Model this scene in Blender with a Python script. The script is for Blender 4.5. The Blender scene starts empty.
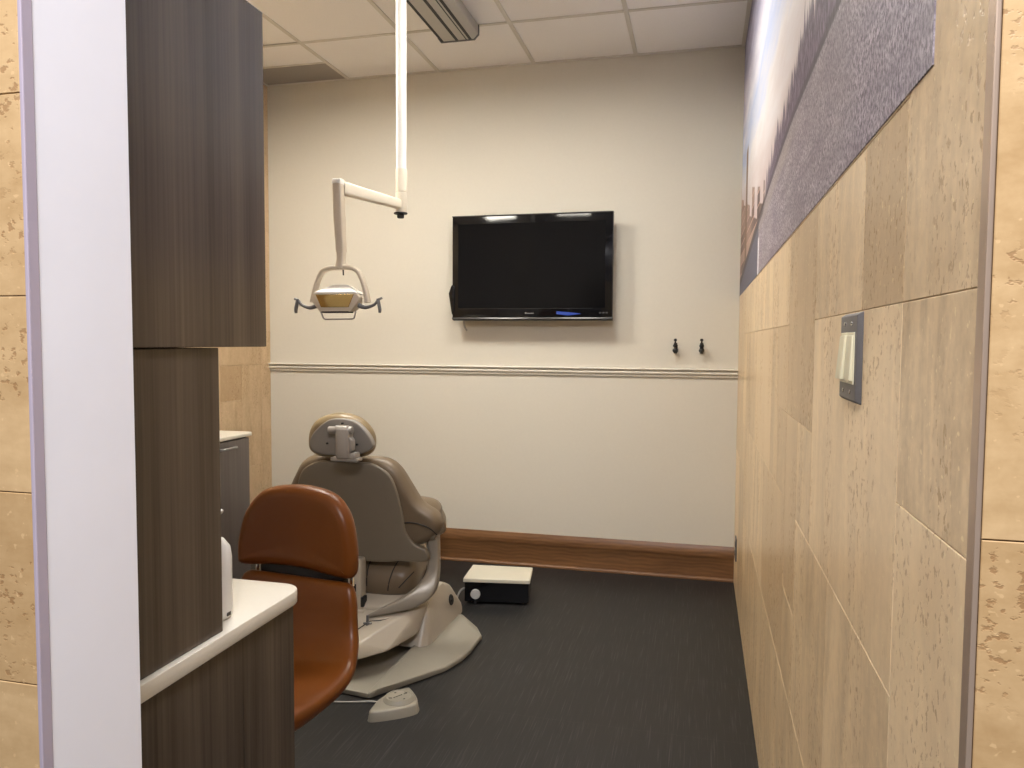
import bpy, bmesh, math, random
from mathutils import Vector, Matrix
random.seed(7)
SC = bpy.context.scene
COL = SC.collection
PI = math.pi
D, HC, XR, XL = 4.586, 3.074, 0.2124, -2.8156      # back wall, ceiling, right wall, left wall (metres)
FY = 0.66                                          # corridor face of the entrance wall

# ------------------------------------------------------------------ helpers
ROOT = {}
def link(o): COL.objects.link(o); return o

def props(o, label=None, cat=None, group=None, kind=None):
    if label: o['label'] = label
    if cat: o['category'] = cat
    if group: o['group'] = group
    if kind: o['kind'] = kind
    return o

def thing(name, label, cat, loc, group=None):
    o = link(bpy.data.objects.new(name, None))
    o.empty_display_size = .05
    o.location = loc
    ROOT[o.name] = Vector(loc)
    return props(o, label, cat, group)

def obj(name, bm, mat, parent=None, smooth=None, subsurf=0):
    """link a bmesh (built in world coordinates) as one mesh object"""
    base = Vector((0, 0, 0))
    if parent is not None:
        base = ROOT[parent.name]
        bmesh.ops.translate(bm, verts=bm.verts, vec=-base)
    bmesh.ops.recalc_face_normals(bm, faces=bm.faces)
    me = bpy.data.meshes.new(name)
    bm.to_mesh(me); bm.free()
    for m in (mat if isinstance(mat, (list, tuple)) else [mat]): me.materials.append(m)
    o = link(bpy.data.objects.new(name, me))
    if smooth is not None:
        me.shade_smooth()
        me.set_sharp_from_angle(angle=math.radians(smooth))
    if subsurf:
        s = o.modifiers.new('sub', 'SUBSURF'); s.levels = subsurf; s.render_levels = subsurf
    if parent is not None:
        o.parent = parent; ROOT[o.name] = base
    else:
        ROOT[o.name] = base
    return o

def struct(name, bm, mat, smooth=None):
    o = obj(name, bm, mat, None, smooth); o['kind'] = 'structure'; return o

def BM(): return bmesh.new()

def box(bm, x0, x1, y0, y1, z0, z1, bev=0, seg=2, mi=0):
    b = bmesh.new()
    bmesh.ops.create_cube(b, size=1)
    for v in b.verts:
        v.co = Vector(((x0+x1)/2+v.co.x*(x1-x0), (y0+y1)/2+v.co.y*(y1-y0), (z0+z1)/2+v.co.z*(z1-z0)))
    if bev: bmesh.ops.bevel(b, geom=b.edges[:], offset=bev, segments=seg, profile=.5, affect='EDGES')
    for f in b.faces: f.material_index = mi
    merge(bm, b); return bm

def merge(bm, b, mat=None):
    me = bpy.data.meshes.new('tmp'); b.to_mesh(me); b.free()
    if mat is not None: me.transform(mat)
    bm.from_mesh(me); bpy.data.meshes.remove(me)

def hull(bm, pts, bev=0, seg=3):
    b = bmesh.new()
    for p in pts: b.verts.new(p)
    r = bmesh.ops.convex_hull(b, input=b.verts[:])
    dele = [e for e in r['geom_interior'] if isinstance(e, bmesh.types.BMVert)]
    if dele: bmesh.ops.delete(b, geom=dele, context='VERTS')
    bmesh.ops.dissolve_limit(b, angle_limit=math.radians(4), verts=b.verts[:], edges=b.edges[:])
    if bev: bmesh.ops.bevel(b, geom=b.edges[:], offset=bev, segments=seg, profile=.5, affect='EDGES', clamp_overlap=True)
    merge(bm, b); return bm

def lathe(bm, prof, n=32, mat=None):
    """prof: (radius, z) pairs revolved about z"""
    b = bmesh.new(); rings = []
    for r, z in prof:
        if r < 1e-6: rings.append([b.verts.new((0, 0, z))])
        else: rings.append([b.verts.new((r*math.cos(2*PI*k/n), r*math.sin(2*PI*k/n), z)) for k in range(n)])
    for a, c in zip(rings, rings[1:]):
        if len(a) == 1 and len(c) == 1: continue
        for k in range(n):
            k2 = (k+1) % n
            if len(a) == 1: b.faces.new((a[0], c[k], c[k2]))
            elif len(c) == 1: b.faces.new((a[k], c[0], a[k2]))
            else: b.faces.new((a[k], c[k], c[k2], a[k2]))
    for rg in (rings[0], rings[-1]):
        if len(rg) > 1: b.faces.new(rg)
    merge(bm, b, mat); return bm

def axis_mat(loc, direction):
    q = Vector((0, 0, 1)).rotation_difference(Vector(direction).normalized())
    return Matrix.Translation(loc) @ q.to_matrix().to_4x4()

def cyl(bm, p0, p1, r, n=24, bev=0):
    p0, p1 = Vector(p0), Vector(p1); L = (p1-p0).length
    prof = [(0, 0), (r-bev, 0), (r, bev), (r, L-bev), (r-bev, L), (0, L)] if bev else [(0, 0), (r, 0), (r, L), (0, L)]
    return lathe(bm, prof, n, axis_mat(p0, p1-p0))

def catmull(pts, n=6, closed=False):
    pts = [Vector(p) for p in pts]; out = []; N = len(pts)
    rng = range(N if closed else N-1)
    for i in rng:
        if closed: p0, p1, p2, p3 = pts[i-1], pts[i], pts[(i+1) % N], pts[(i+2) % N]
        else: p0, p1, p2, p3 = pts[max(i-1, 0)], pts[i], pts[i+1], pts[min(i+2, N-1)]
        for k in range(n):
            t = k/n
            out.append(.5*((2*p1)+(p2-p0)*t+(2*p0-5*p1+4*p2-p3)*t*t+(3*p1-p0-3*p2+p3)*t**3))
    if not closed: out.append(pts[-1])
    return out

def tube(bm, path, rad, n=12, smooth=0, up=(0, 0, 1), sq=2.0):
    """rad: number, or list of (across, along-up) radii; sq: superellipse power (2 round, 5 boxy)"""
    pts = [Vector(p) for p in path]
    if not isinstance(rad, (list, tuple)): rad = [(rad, rad)]*len(pts)
    rad = [r if isinstance(r, (list, tuple)) else (r, r) for r in rad]
    if smooth:
        rr = catmull([(a, c, 0) for a, c in rad], smooth); pts = catmull(pts, smooth); rad = [(v.x, v.y) for v in rr]
    b = bmesh.new(); rings = []
    for i, p in enumerate(pts):
        t = (pts[min(i+1, len(pts)-1)]-pts[max(i-1, 0)]).normalized()
        u = Vector(up)
        if abs(t.dot(u)) > .98: u = Vector((0, 1, 0)) if abs(t.y) < .9 else Vector((1, 0, 0))
        s = t.cross(u).normalized(); u = s.cross(t).normalized()
        ring = []
        for k in range(n):
            a = 2*PI*k/n; c, d = math.cos(a), math.sin(a)
            c = math.copysign(abs(c)**(2/sq), c); d = math.copysign(abs(d)**(2/sq), d)
            ring.append(b.verts.new(p+s*c*rad[i][0]+u*d*rad[i][1]))
        rings.append(ring)
    for a, c in zip(rings, rings[1:]):
        for k in range(n): b.faces.new((a[k], a[(k+1) % n], c[(k+1) % n], c[k]))
    b.faces.new(rings[0]); b.faces.new(rings[-1])
    merge(bm, b); return bm

def inset2(pts, d):
    N = len(pts); out = []
    for i in range(N):
        a, p, c = pts[i-1], pts[i], pts[(i+1) % N]
        e1 = Vector((p[0]-a[0], p[1]-a[1])).normalized(); e2 = Vector((c[0]-p[0], c[1]-p[1])).normalized()
        nrm = Vector((-(e1.y+e2.y), e1.x+e2.x)); L = nrm.length
        nrm = nrm/L if L > 1e-6 else Vector((0, 0))
        k = min(1.6, 1/max(.4, nrm.dot(Vector((-e1.y, e1.x)))))
        out.append((p[0]+nrm.x*d*k, p[1]+nrm.y*d*k))
    return out

def area2(p): return sum(p[i-1][0]*p[i][1]-p[i][0]*p[i-1][1] for i in range(len(p)))/2

def pad(bm, outline, y0, y1, r, bulge=0., warp=None, n=5, seg=5, smooth_outline=True, back_bulge=0.):
    """cushion: an outline in (x,z), between depths y0 (near) and y1 (far), edges rounded by r; warp(x,y,z)->(x,y,z)"""
    o2 = [(p[0], p[1]) for p in outline]
    if area2(o2) < 0: o2.reverse()
    if smooth_outline: o2 = [(v.x, v.y) for v in catmull([(p[0], p[1], 0) for p in o2], n, True)]
    cx = sum(p[0] for p in o2)/len(o2); cz = sum(p[1] for p in o2)/len(o2)
    prof = []
    for k in range(seg+1):
        a = PI/2*k/seg; prof.append((r*(1-math.sin(a)), y0+r*(1-math.cos(a))))
    for k in range(seg+1):
        a = PI/2*k/seg; prof.append((r*(1-math.cos(a)), y1-r*(1-math.sin(a))))
    b = bmesh.new(); rings = []
    W = warp or (lambda x, y, z: (x, y, z))
    base = inset2(o2, r)
    for s in (.25, .55, .85):
        rings.append([b.verts.new(W(cx+(p[0]-cx)*s, y0-bulge*(1-s*s), cz+(p[1]-cz)*s)) for p in base])
    for d, y in prof:
        q = inset2(o2, d) if d > 1e-6 else o2
        rings.append([b.verts.new(W(p[0], y, p[1])) for p in q])
    for s in (.85, .55, .25):
        rings.append([b.verts.new(W(cx+(p[0]-cx)*s, y1+back_bulge*(1-s*s), cz+(p[1]-cz)*s)) for p in base])
    N = len(o2)
    for a, c in zip(rings, rings[1:]):
        for k in range(N): b.faces.new((a[k], a[(k+1) % N], c[(k+1) % N], c[k]))
    v0 = b.verts.new(W(cx, y0-bulge, cz)); v1 = b.verts.new(W(cx, y1+back_bulge, cz))
    for k in range(N):
        b.faces.new((v0, rings[0][(k+1) % N], rings[0][k])); b.faces.new((v1, rings[-1][k], rings[-1][(k+1) % N]))
    merge(bm, b); return bm

def prism(bm, outline, z0, z1, bev=0, seg=2, smooth=0):
    o2 = [(p[0], p[1]) for p in outline]
    if smooth: o2 = [(v.x, v.y) for v in catmull([(p[0], p[1], 0) for p in o2], smooth, True)]
    if area2(o2) < 0: o2.reverse()
    b = bmesh.new()
    if bev:
        prof = [(bev*(1-math.sin(PI/2*k/seg)), z0+bev*(1-math.cos(PI/2*k/seg))) for k in range(seg+1)]
        prof += [(bev*(1-math.cos(PI/2*k/seg)), z1-bev*(1-math.sin(PI/2*k/seg))) for k in range(seg+1)]
    else: prof = [(0, z0), (0, z1)]
    rings = [[b.verts.new((p[0], p[1], z)) for p in (inset2(o2, d) if d > 1e-6 else o2)] for d, z in prof]
    N = len(o2)
    for a, c in zip(rings, rings[1:]):
        for k in range(N): b.faces.new((a[k], a[(k+1) % N], c[(k+1) % N], c[k]))
    b.faces.new(rings[0][::-1]); b.faces.new(rings[-1])
    merge(bm, b); return bm

def xform(bm, M):
    bmesh.ops.transform(bm, matrix=M, verts=bm.verts[:]); return bm

# ------------------------------------------------------------------ materials
class G:
    """small node-graph builder"""
    def __init__(s, name):
        s.m = bpy.data.materials.new(name); s.m.use_nodes = True
        s.t = s.m.node_tree; s.n = s.t.nodes; s.b = s.n['Principled BSDF']
    def put(s, sock, v):
        if v is None: return
        if isinstance(v, bpy.types.NodeSocket): s.t.links.new(v, sock)
        elif isinstance(v, (tuple, list)) and len(v) == 3 and sock.type == 'RGBA': sock.default_value = (*v, 1)
        else: sock.default_value = v
    def math(s, op, a, b=None, c=None):
        n = s.n.new('ShaderNodeMath'); n.operation = op
        for i, v in enumerate((a, b, c)): s.put(n.inputs[i], v)
        return n.outputs[0]
    def step(s, x, lo, hi):
        n = s.n.new('ShaderNodeMapRange'); n.interpolation_type = 'SMOOTHSTEP'; n.clamp = True
        s.put(n.inputs[0], x); s.put(n.inputs[1], lo); s.put(n.inputs[2], hi)
        return n.outputs[0]
    def rng(s, x, a, b, c, d):
        n = s.n.new('ShaderNodeMapRange')
        for i, v in enumerate((x, a, b, c, d)): s.put(n.inputs[i], v)
        return n.outputs[0]
    def mix(s, f, a, b, mode='MIX'):
        n = s.n.new('ShaderNodeMix'); n.data_type = 'RGBA'; n.blend_type = mode
        s.put(n.inputs[0], f); s.put(n.inputs[6], a); s.put(n.inputs[7], b)
        return n.outputs[2]
    def coord(s):
        return s.n.new('ShaderNodeTexCoord').outputs['Object']
    def mapping(s, v, scale=(1, 1, 1), rot=(0, 0, 0), loc=None):
        n = s.n.new('ShaderNodeMapping'); s.put(n.inputs[0], v)
        n.inputs['Scale'].default_value = scale; n.inputs['Rotation'].default_value = rot
        if loc is not None: s.put(n.inputs['Location'], loc)
        return n.outputs[0]
    def sep(s, v):
        n = s.n.new('ShaderNodeSeparateXYZ'); s.put(n.inputs[0], v); return n.outputs
    def noise(s, v, scale=5, detail=3, rough=.5, dist=0):
        n = s.n.new('ShaderNodeTexNoise'); s.put(n.inputs['Vector'], v)
        n.inputs['Scale'].default_value = scale; n.inputs['Detail'].default_value = detail
        n.inputs['Roughness'].default_value = rough; n.inputs['Distortion'].default_value = dist
        return n.outputs[0]
    def attr(s, name):
        n = s.n.new('ShaderNodeAttribute'); n.attribute_name = name; return n
    def bump(s, h, strength=.3, dist=.01):
        n = s.n.new('ShaderNodeBump'); s.put(n.inputs['Height'], h)
        n.inputs['Strength'].default_value = strength; n.inputs['Distance'].default_value = dist
        s.t.links.new(n.outputs[0], s.b.inputs['Normal'])
    def out(s, color=None, rough=None, metal=None, spec=None, coat=None, coat_rough=None):
        for k, v in (('Base Color', color), ('Roughness', rough), ('Metallic', metal), ('Specular IOR Level', spec),
                     ('Coat Weight', coat), ('Coat Roughness', coat_rough)): s.put(s.b.inputs[k], v)
        return s.m

def plain(name, color, rough=.5, metal=0, var=.04, scale=30, bump=0, spec=.5, coat=0):
    g = G(name); n = g.noise(g.coord(), scale, 3)
    dark = tuple(c*(1-var*2) for c in color)
    lite = tuple(min(1, c*(1+var)) for c in color)
    if bump: g.bump(n, bump, .002)
    return g.out(g.mix(n, dark, lite), rough, metal, spec, coat)

def travertine(name, vein, light, dark, rough=.33, pit=1.0, tint=.5):
    """vein: mapping scale; a small number is the direction the bedding runs along"""
    g = G(name); co = g.coord()
    at = g.attr('tile'); r = g.sep(at.outputs['Vector'])
    off = g.n.new('ShaderNodeVectorMath'); off.operation = 'SCALE'; g.put(off.inputs[0], at.outputs['Vector']); off.inputs['Scale'].default_value = 9
    add = g.n.new('ShaderNodeVectorMath'); g.put(add.inputs[0], co); g.put(add.inputs[1], off.outputs[0])
    v = g.mapping(add.outputs[0], vein)
    n1 = g.noise(v, 1.0, 6, .62, .9); n2 = g.noise(v, 4.5, 4, .6, .4); n3 = g.noise(add.outputs[0], 48, 4, .65)
    f = g.math('ADD', g.math('MULTIPLY', n1, .52), g.math('MULTIPLY', n2, .26)); f = g.math('ADD', f, g.math('MULTIPLY', n3, .24))
    f = g.rng(f, .38, .61, 0, 1)
    base = g.mix(f, dark, light)
    # every stone has its own tone
    base = g.mix(g.math('MULTIPLY', r[0], tint), base, tuple(c*k for c, k in zip(dark, (1.0, .97, .93))))
    base = g.mix(g.math('MULTIPLY', r[1], tint*.7), base, tuple(min(1, c*1.05) for c in light))
    pv = g.mapping(add.outputs[0], tuple(65+vv*6 for vv in vein))
    p = g.noise(pv, 1.0, 3, .6); clus = g.noise(v, 1.3, 2)
    pm = g.math('MULTIPLY', g.step(p, .56, .64), g.step(clus, .46, .60)); pm = g.math('MULTIPLY', pm, pit)
    base = g.mix(g.math('MULTIPLY', pm, .62), base, (dark[0]*.62, dark[1]*.47, dark[2]*.34))
    fl = g.noise(g.mapping(add.outputs[0], tuple(90+vv*4 for vv in vein)), 1.0, 2, .5)     # pale filler specks
    base = g.mix(g.math('MULTIPLY', g.step(fl, .66, .71), .55), base, tuple(min(1, c*1.15) for c in light))
    h = g.math('SUBTRACT', g.math('MULTIPLY', n2, .25), pm)
    g.bump(h, .22, .002)
    return g.out(base, g.math('ADD', rough, g.math('MULTIPLY', pm, .3)), 0, .45)

def laminate(name, c1, c2, rough=.34):
    g = G(name); v = g.mapping(g.coord(), (22, 22, .5))
    n1 = g.noise(v, 1, 4, .6); v2 = g.mapping(g.coord(), (150, 150, 2.0)); n2 = g.noise(v2, 1, 3, .6)
    v3 = g.mapping(g.coord(), (7, 7, .15)); n3 = g.noise(v3, 1, 2)
    f = g.math('ADD', g.math('MULTIPLY', n1, .5), g.math('MULTIPLY', n2, .28)); f = g.math('ADD', f, g.math('MULTIPLY', n3, .3))
    f = g.rng(f, .38, .72, 0, 1)
    g.bump(n2, .12, .001)
    return g.out(g.mix(f, c1, c2), rough, 0, .5)

def leather(name, color, rough=.32, bump=.12, var=.1, spec=.5):
    g = G(name); co = g.coord()
    vo = g.n.new('ShaderNodeTexVoronoi'); g.put(vo.inputs['Vector'], co); vo.inputs['Scale'].default_value = 420
    n = g.noise(co, 6, 3)
    g.bump(vo.outputs['Distance'], bump, .0006)
    return g.out(g.mix(n, tuple(c*(1-var) for c in color), tuple(c*(1+var) for c in color)), rough, 0, spec)

def emit(name, color, strength, base=(.9, .9, .9)):
    m = bpy.data.materials.new(name); m.use_nodes = True; b = m.node_tree.nodes['Principled BSDF']
    b.inputs['Base Color'].default_value = (*base, 1)
    b.inputs['Emission Color'].default_value = (*color, 1); b.inputs['Emission Strength'].default_value = strength
    return m

M = {}
M['paint'] = plain('beige_wall_paint', (.66, .62, .535), .62, 0, .015, 60, .05)
M['rail'] = plain('beige_rail_paint', (.69, .65, .57), .4, 0, .01)
M['white_paint'] = plain('white_jamb_paint', (.88, .88, .93), .55, 0, .02, 12, .03)
M['plaster'] = plain('hidden_plaster', (.6, .57, .5), .7)
M['ceiling'] = plain('ceiling_tile_board', (.95, .93, .925), .85, 0, .03, 160, .15)
M['tbar'] = plain('ceiling_grid_metal', (.70, .67, .62), .5, 0, .01)
M['greytile'] = plain('grey_panel_board', (.36, .335, .31), .8, 0, .05, 100)
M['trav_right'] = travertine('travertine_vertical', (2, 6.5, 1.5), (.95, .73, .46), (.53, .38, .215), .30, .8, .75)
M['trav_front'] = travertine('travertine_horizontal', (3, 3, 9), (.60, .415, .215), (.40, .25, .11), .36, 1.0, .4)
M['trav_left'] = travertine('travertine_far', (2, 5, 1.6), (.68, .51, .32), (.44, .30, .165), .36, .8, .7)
M['trim_metal'] = plain('brown_trim_metal', (.55, .42, .32), .36, .6, .05)
M['trim_paint'] = plain('lilac_edge_paint', (.46, .40, .475), .45, .1, .05, 20)
M['lam'] = laminate('dark_wood_laminate', (.036, .028, .021), (.118, .092, .071), .27)
M['lam_far'] = laminate('grey_wood_laminate', (.085, .070, .062), (.165, .14, .125), .35)
M['quartz'] = plain('cream_quartz', (.68, .64, .55), .3, 0, .03, 220, 0, .5)
M['white_plastic'] = plain('white_plastic', (.80, .79, .76), .3, 0, .01)
M['gloss_black'] = plain('gloss_black', (.006, .006, .007), .08, 0, .05, 30, 0, .3)
M['screen'] = plain('black_glass_screen', (.004, .004, .0045), .14, 0, .02, 5, 0, .16)
M['dark_grey_gloss'] = plain('dark_grey_gloss', (.035, .033, .032), .25, 0, .02)
M['black'] = plain('matte_black', (.012, .012, .013), .55, 0, .1)
M['steel'] = plain('brushed_steel', (.46, .45, .44), .34, .9, .06, 90)
M['chrome'] = plain('bright_chrome', (.85, .85, .86), .08, 1, .01)
M['alu'] = plain('track_aluminium', (.50, .48, .45), .45, .35, .03, 60)
M['cream_enamel'] = plain('cream_enamel', (.80, .735, .61), .32, 0, .015)
M['white_enamel'] = plain('white_enamel', (.88, .87, .83), .25, 0, .01)
M['lamp_beige'] = plain('lamp_beige_plastic', (.60, .52, .41), .38, 0, .02)
M['lamp_grey'] = plain('lamp_handle_grey', (.16, .16, .165), .4, .2, .04)
M['gold'] = plain('gold_reflector', (.42, .30, .12), .14, 1, .03)
M['orange'] = leather('cognac_leather', (.140, .041, .0060), .33, spec=.28)
M['taupe'] = leather('taupe_vinyl', (.160, .118, .075), .40, .05, .05)
M['tan'] = leather('tan_vinyl', (.25, .185, .10), .38, .05, .05)
M['shell'] = plain('taupe_shell_plastic', (.185, .155, .113), .40, 0, .02)
M['grey_plastic'] = plain('warm_grey_plastic', (.27, .25, .225), .42, 0, .02)
M['bracket'] = plain('cast_grey_metal', (.38, .355, .325), .30, .35, .03)
M['arm'] = plain('champagne_metal', (.30, .265, .215), .34, .2, .03)
M['chair_white'] = plain('cream_chair_plastic', (.43, .385, .315), .33, 0, .015)
M['plate'] = plain('putty_base_plastic', (.26, .24, .195), .42, 0, .02)
M['lid'] = plain('cream_lid_metal', (.66, .62, .50), .35, 0, .015)
M['disc'] = plain('pale_grey_plastic', (.50, .49, .47), .4)
M['ivory'] = plain('ivory_switch_plastic', (.78, .72, .50), .3, 0, .02)
M['switch_plate'] = plain('grey_steel_plate', (.15, .14, .135), .45, .1, .08, 120)
M['cable'] = plain('grey_cable', (.35, .34, .32), .5)
M['logo'] = plain('logo_grey', (.20, .20, .20), .4)
M['badge'] = plain('badge_grey', (.04, .04, .04), .4)

def floor_mat():
    g = G('charcoal_woven_vinyl'); co = g.coord()
    br = g.n.new('ShaderNodeTexBrick'); g.put(br.inputs['Vector'], g.mapping(co, (1, 1, 1), (0, 0, PI/2), (3.176, 0.07, 0)))
    br.inputs['Scale'].default_value = 1; br.inputs['Mortar Size'].default_value = .0009; br.inputs['Mortar Smooth'].default_value = .3
    br.inputs['Brick Width'].default_value = .47; br.inputs['Row Height'].default_value = .47; br.offset = 0
    br.inputs['Color1'].default_value = (1, 1, 1, 1); br.inputs['Color2'].default_value = (.86, .86, .86, 1); br.inputs['Mortar'].default_value = (.0, .0, .0, 1)
    n1 = g.noise(g.mapping(co, (190, 4, 1)), 1, 2, .6); n2 = g.noise(g.mapping(co, (60, 3, 1)), 1, 3, .6); n3 = g.noise(co, 2.2, 3)
    f = g.math('ADD', g.math('MULTIPLY', g.step(n1, .54, .74), .8), g.math('MULTIPLY', n2, .22))
    c = g.mix(f, (.0075, .0072, .0072), (.060, .058, .057)); c = g.mix(g.math('MULTIPLY', n3, .35), c, (.016, .015, .015))
    c = g.mix(g.math('MULTIPLY', br.outputs['Fac'], .16), c, (.13, .125, .12))
    g.bump(g.math('ADD', n1, n2), .25, .002)
    return g.out(c, .48, 0, .4)
M['floor'] = floor_mat()

def oak_mat():
    g = G('stained_oak'); co = g.coord()
    v = g.mapping(co, (2.2, 30, 30)); n1 = g.noise(v, 1, 4, .6, .6); v2 = g.mapping(co, (9, 160, 160)); n2 = g.noise(v2, 1, 3)
    w = g.n.new('ShaderNodeTexWave'); w.bands_direction = 'Z'; g.put(w.inputs['Vector'], g.mapping(co, (.5, 1, 1)))
    w.inputs['Scale'].default_value = 14; w.inputs['Distortion'].default_value = 7; w.inputs['Detail'].default_value = 2; w.inputs['Detail Scale'].default_value = .8
    f = g.math('ADD', g.math('MULTIPLY', n1, .55), g.math('MULTIPLY', n2, .2)); f = g.math('ADD', f, g.math('MULTIPLY', w.outputs['Fac'], .12))
    f = g.rng(f, .26, .74, 0, 1)
    return g.out(g.mix(f, (.115, .050, .019), (.31, .155, .062)), .35, 0, .5)
M['oak'] = oak_mat()

def mural_mat():
    g = G('city_photo_mural_print'); co = g.coord(); x, y, z = g.sep(co)
    # horizon line between paving and the planting beyond it
    yy = g.math('MAXIMUM', g.math('SUBTRACT', y, 2.0), 0); gl = g.math('SUBTRACT', 1.957, g.math('MULTIPLY', g.math('POWER', yy, 1.3), .065))
    gv = g.mapping(co, (1, 190, 130)); grain = g.noise(gv, 1, 3, .7)
    st = g.noise(g.mapping(co, (1, 5, 26), (-.14, 0, 0)), 1, 4, .6); big = g.noise(co, 2.3, 3)
    pave = g.mix(g.rng(grain, .40, .62, 0, 1), (.10, .080, .105), (.66, .59, .67))
    pave = g.mix(g.rng(st, .35, .7, 0, .7), pave, (.19, .155, .20)); pave = g.mix(g.rng(big, .4, .7, 0, .35), pave, (.36, .33, .33))
    # pale kerb under the horizon
    dk = g.math('SUBTRACT', gl, z)
    kerb = g.math('MULTIPLY', g.step(dk, .0, .006), g.math('SUBTRACT', 1, g.step(dk, .045, .07)))
    kerb = g.math('MULTIPLY', kerb, g.step(y, 1.8, 2.3))
    pave = g.mix(g.math('MULTIPLY', kerb, .5), pave, (.36, .31, .29))
    # road beyond
    road = g.step(y, 3.14, 3.17); rc = g.mix(g.rng(grain, .3, .7, 0, 1), (.085, .085, .13), (.17, .165, .22))
    pave = g.mix(road, pave, rc)
    line = g.math('MULTIPLY', g.step(y, 3.10, 3.115), g.math('SUBTRACT', 1, g.step(y, 3.165, 3.18)))
    line = g.math('MULTIPLY', line, g.math('SUBTRACT', 1, g.step(z, 1.80, 1.82)))
    pave = g.mix(g.math('MULTIPLY', line, g.step(grain, .3, .5)), pave, (.85, .84, .88))
    # sky: banded clouds
    cl = g.noise(g.mapping(co, (1, 1.3, 6.5), (-.12, 0, 0)), 1, 5, .6); zz = g.math('ADD', z, g.math('MULTIPLY', g.math('SUBTRACT', cl, .5), .55))
    ramp = g.n.new('ShaderNodeValToRGB'); g.put(ramp.inputs[0], g.rng(zz, 1.95, 3.07, 0, 1))
    cr = ramp.color_ramp; cr.elements[0].position = 0; cr.elements[0].color = (.58, .48, .49, 1); cr.elements[1].position = 1; cr.elements[1].color = (.22, .22, .34, 1)
    for p, c in ((.12, (.62, .55, .56)), (.30, (.74, .72, .76)), (.44, (.52, .60, .84)), (.57, (.82, .82, .95)), (.74, (.60, .60, .80)), (.86, (.34, .35, .54))):
        e = cr.elements.new(p); e.color = (*c, 1)
    sky = ramp.outputs[0]
    # dark planting along the horizon
    tn = g.noise(g.mapping(co, (1, 26, 2.5)), 1, 5, .7); tn2 = g.noise(g.mapping(co, (1, 5, 1)), 1, 2)
    top = g.math('SUBTRACT', 2.13, g.math('MULTIPLY', g.math('MAXIMUM', g.math('SUBTRACT', y, 1.6), -.2), .14))
    top = g.math('ADD', top, g.math('MULTIPLY', g.math('SUBTRACT', tn, .5), .34)); top = g.math('ADD', top, g.math('MULTIPLY', g.math('SUBTRACT', tn2, .5), .12))
    tree = g.math('SUBTRACT', 1, g.step(g.math('SUBTRACT', z, top), -.012, .02)); tree = g.math('MULTIPLY', tree, g.math('SUBTRACT', 1, g.step(y, 2.75, 2.95)))
    leaf = g.noise(g.mapping(co, (1, 90, 34)), 1, 3, .7); tc = g.mix(g.rng(leaf, .4, .68, 0, 1), (.045, .030, .065), (.24, .185, .27))
    sky = g.mix(g.math('MULTIPLY', tree, .93), sky, tc)
    # far block of pink brick houses and a thin tower
    vb = g.n.new('ShaderNodeTexVoronoi'); vb.voronoi_dimensions = '1D'; vb.inputs['Scale'].default_value = 5.5; g.put(vb.inputs['W'], y)
    bt = g.math('ADD', g.math('ADD', 1.83, g.math('MULTIPLY', g.math('SUBTRACT', y, 2.9), .19)), g.math('MULTIPLY', g.sep(vb.outputs['Color'])[0], .16))
    bl = g.math('MULTIPLY', g.math('SUBTRACT', 1, g.step(g.math('SUBTRACT', z, bt), -.004, .004)), g.step(y, 2.86, 2.92))
    win = g.n.new('ShaderNodeTexBrick'); g.put(win.inputs['Vector'], g.mapping(co, (1, 1, 1), (PI/2, 0, PI/2))); win.inputs['Scale'].default_value = 9
    win.inputs['Color1'].default_value = (.09, .06, .06, 1); win.inputs['Color2'].default_value = (.5, .36, .30, 1); win.inputs['Mortar'].default_value = (.50, .31, .25, 1); win.inputs['Mortar Size'].default_value = .035
    bc = g.mix(g.rng(big, .3, .7, 0, .6), win.outputs[0], (.52, .36, .30))
    sky = g.mix(bl, sky, bc)
    tw = g.math('MULTIPLY', g.step(y, 3.98, 4.0), g.math('SUBTRACT', 1, g.step(y, 4.13, 4.15))); tw = g.math('MULTIPLY', tw, g.math('SUBTRACT', 1, g.step(z, 2.36, 2.40)))
    sky = g.mix(tw, sky, (.22, .14, .11))
    dark = g.math('SUBTRACT', 1, g.step(g.math('ABSOLUTE', dk), .012, .03)); dark = g.math('MULTIPLY', dark, g.step(y, 2.8, 3.0))
    c = g.mix(g.step(g.math('SUBTRACT', z, gl), -.003, .003), pave, sky)
    hed = g.math('SUBTRACT', 1, g.step(g.math('ABSOLUTE', g.math('SUBTRACT', z, g.math('ADD', gl, .008))), .006, .016)); c = g.mix(g.math('MULTIPLY', hed, .6), c, (.06, .05, .06))
    c = g.mix(g.math('MULTIPLY', dark, .7), c, (.06, .05, .06))
    return g.out(c, .5, 0, .15)
M['mural'] = mural_mat()

# ------------------------------------------------------------------ setting
def slabs(kind, tiles, bm=None, gap=.0005, thick=.012):
    """tiles: rectangles (a0,a1,b0,b1) on the wall plane; kind: function (a,b,depth)->xyz. One bevelled slab per stone, tone kept per stone."""
    bm = bm or BM(); lay = bm.faces.layers.float_vector.new('tile') if not bm.faces.layers.float_vector.get('tile') else bm.faces.layers.float_vector.get('tile')
    for a0, a1, b0, b1, tone in tiles:
        q = []
        for ins, dp in ((0, thick), (0, .0007), (.0007, 0)):
            i = gap+ins
            q.append([bm.verts.new(kind(a, b, dp)) for a, b in ((a0+i, b0+i), (a1-i, b0+i), (a1-i, b1-i), (a0+i, b1-i))])
        fs = [bm.faces.new(q[2])]
        for r0, r1 in ((q[0], q[1]), (q[1], q[2])):
            for k in range(4): fs.append(bm.faces.new((r0[k], r0[(k+1) % 4], r1[(k+1) % 4], r1[k])))
        t = (tone[0], tone[1], random.random())
        for f in fs: f[lay] = t
    return bm

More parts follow.
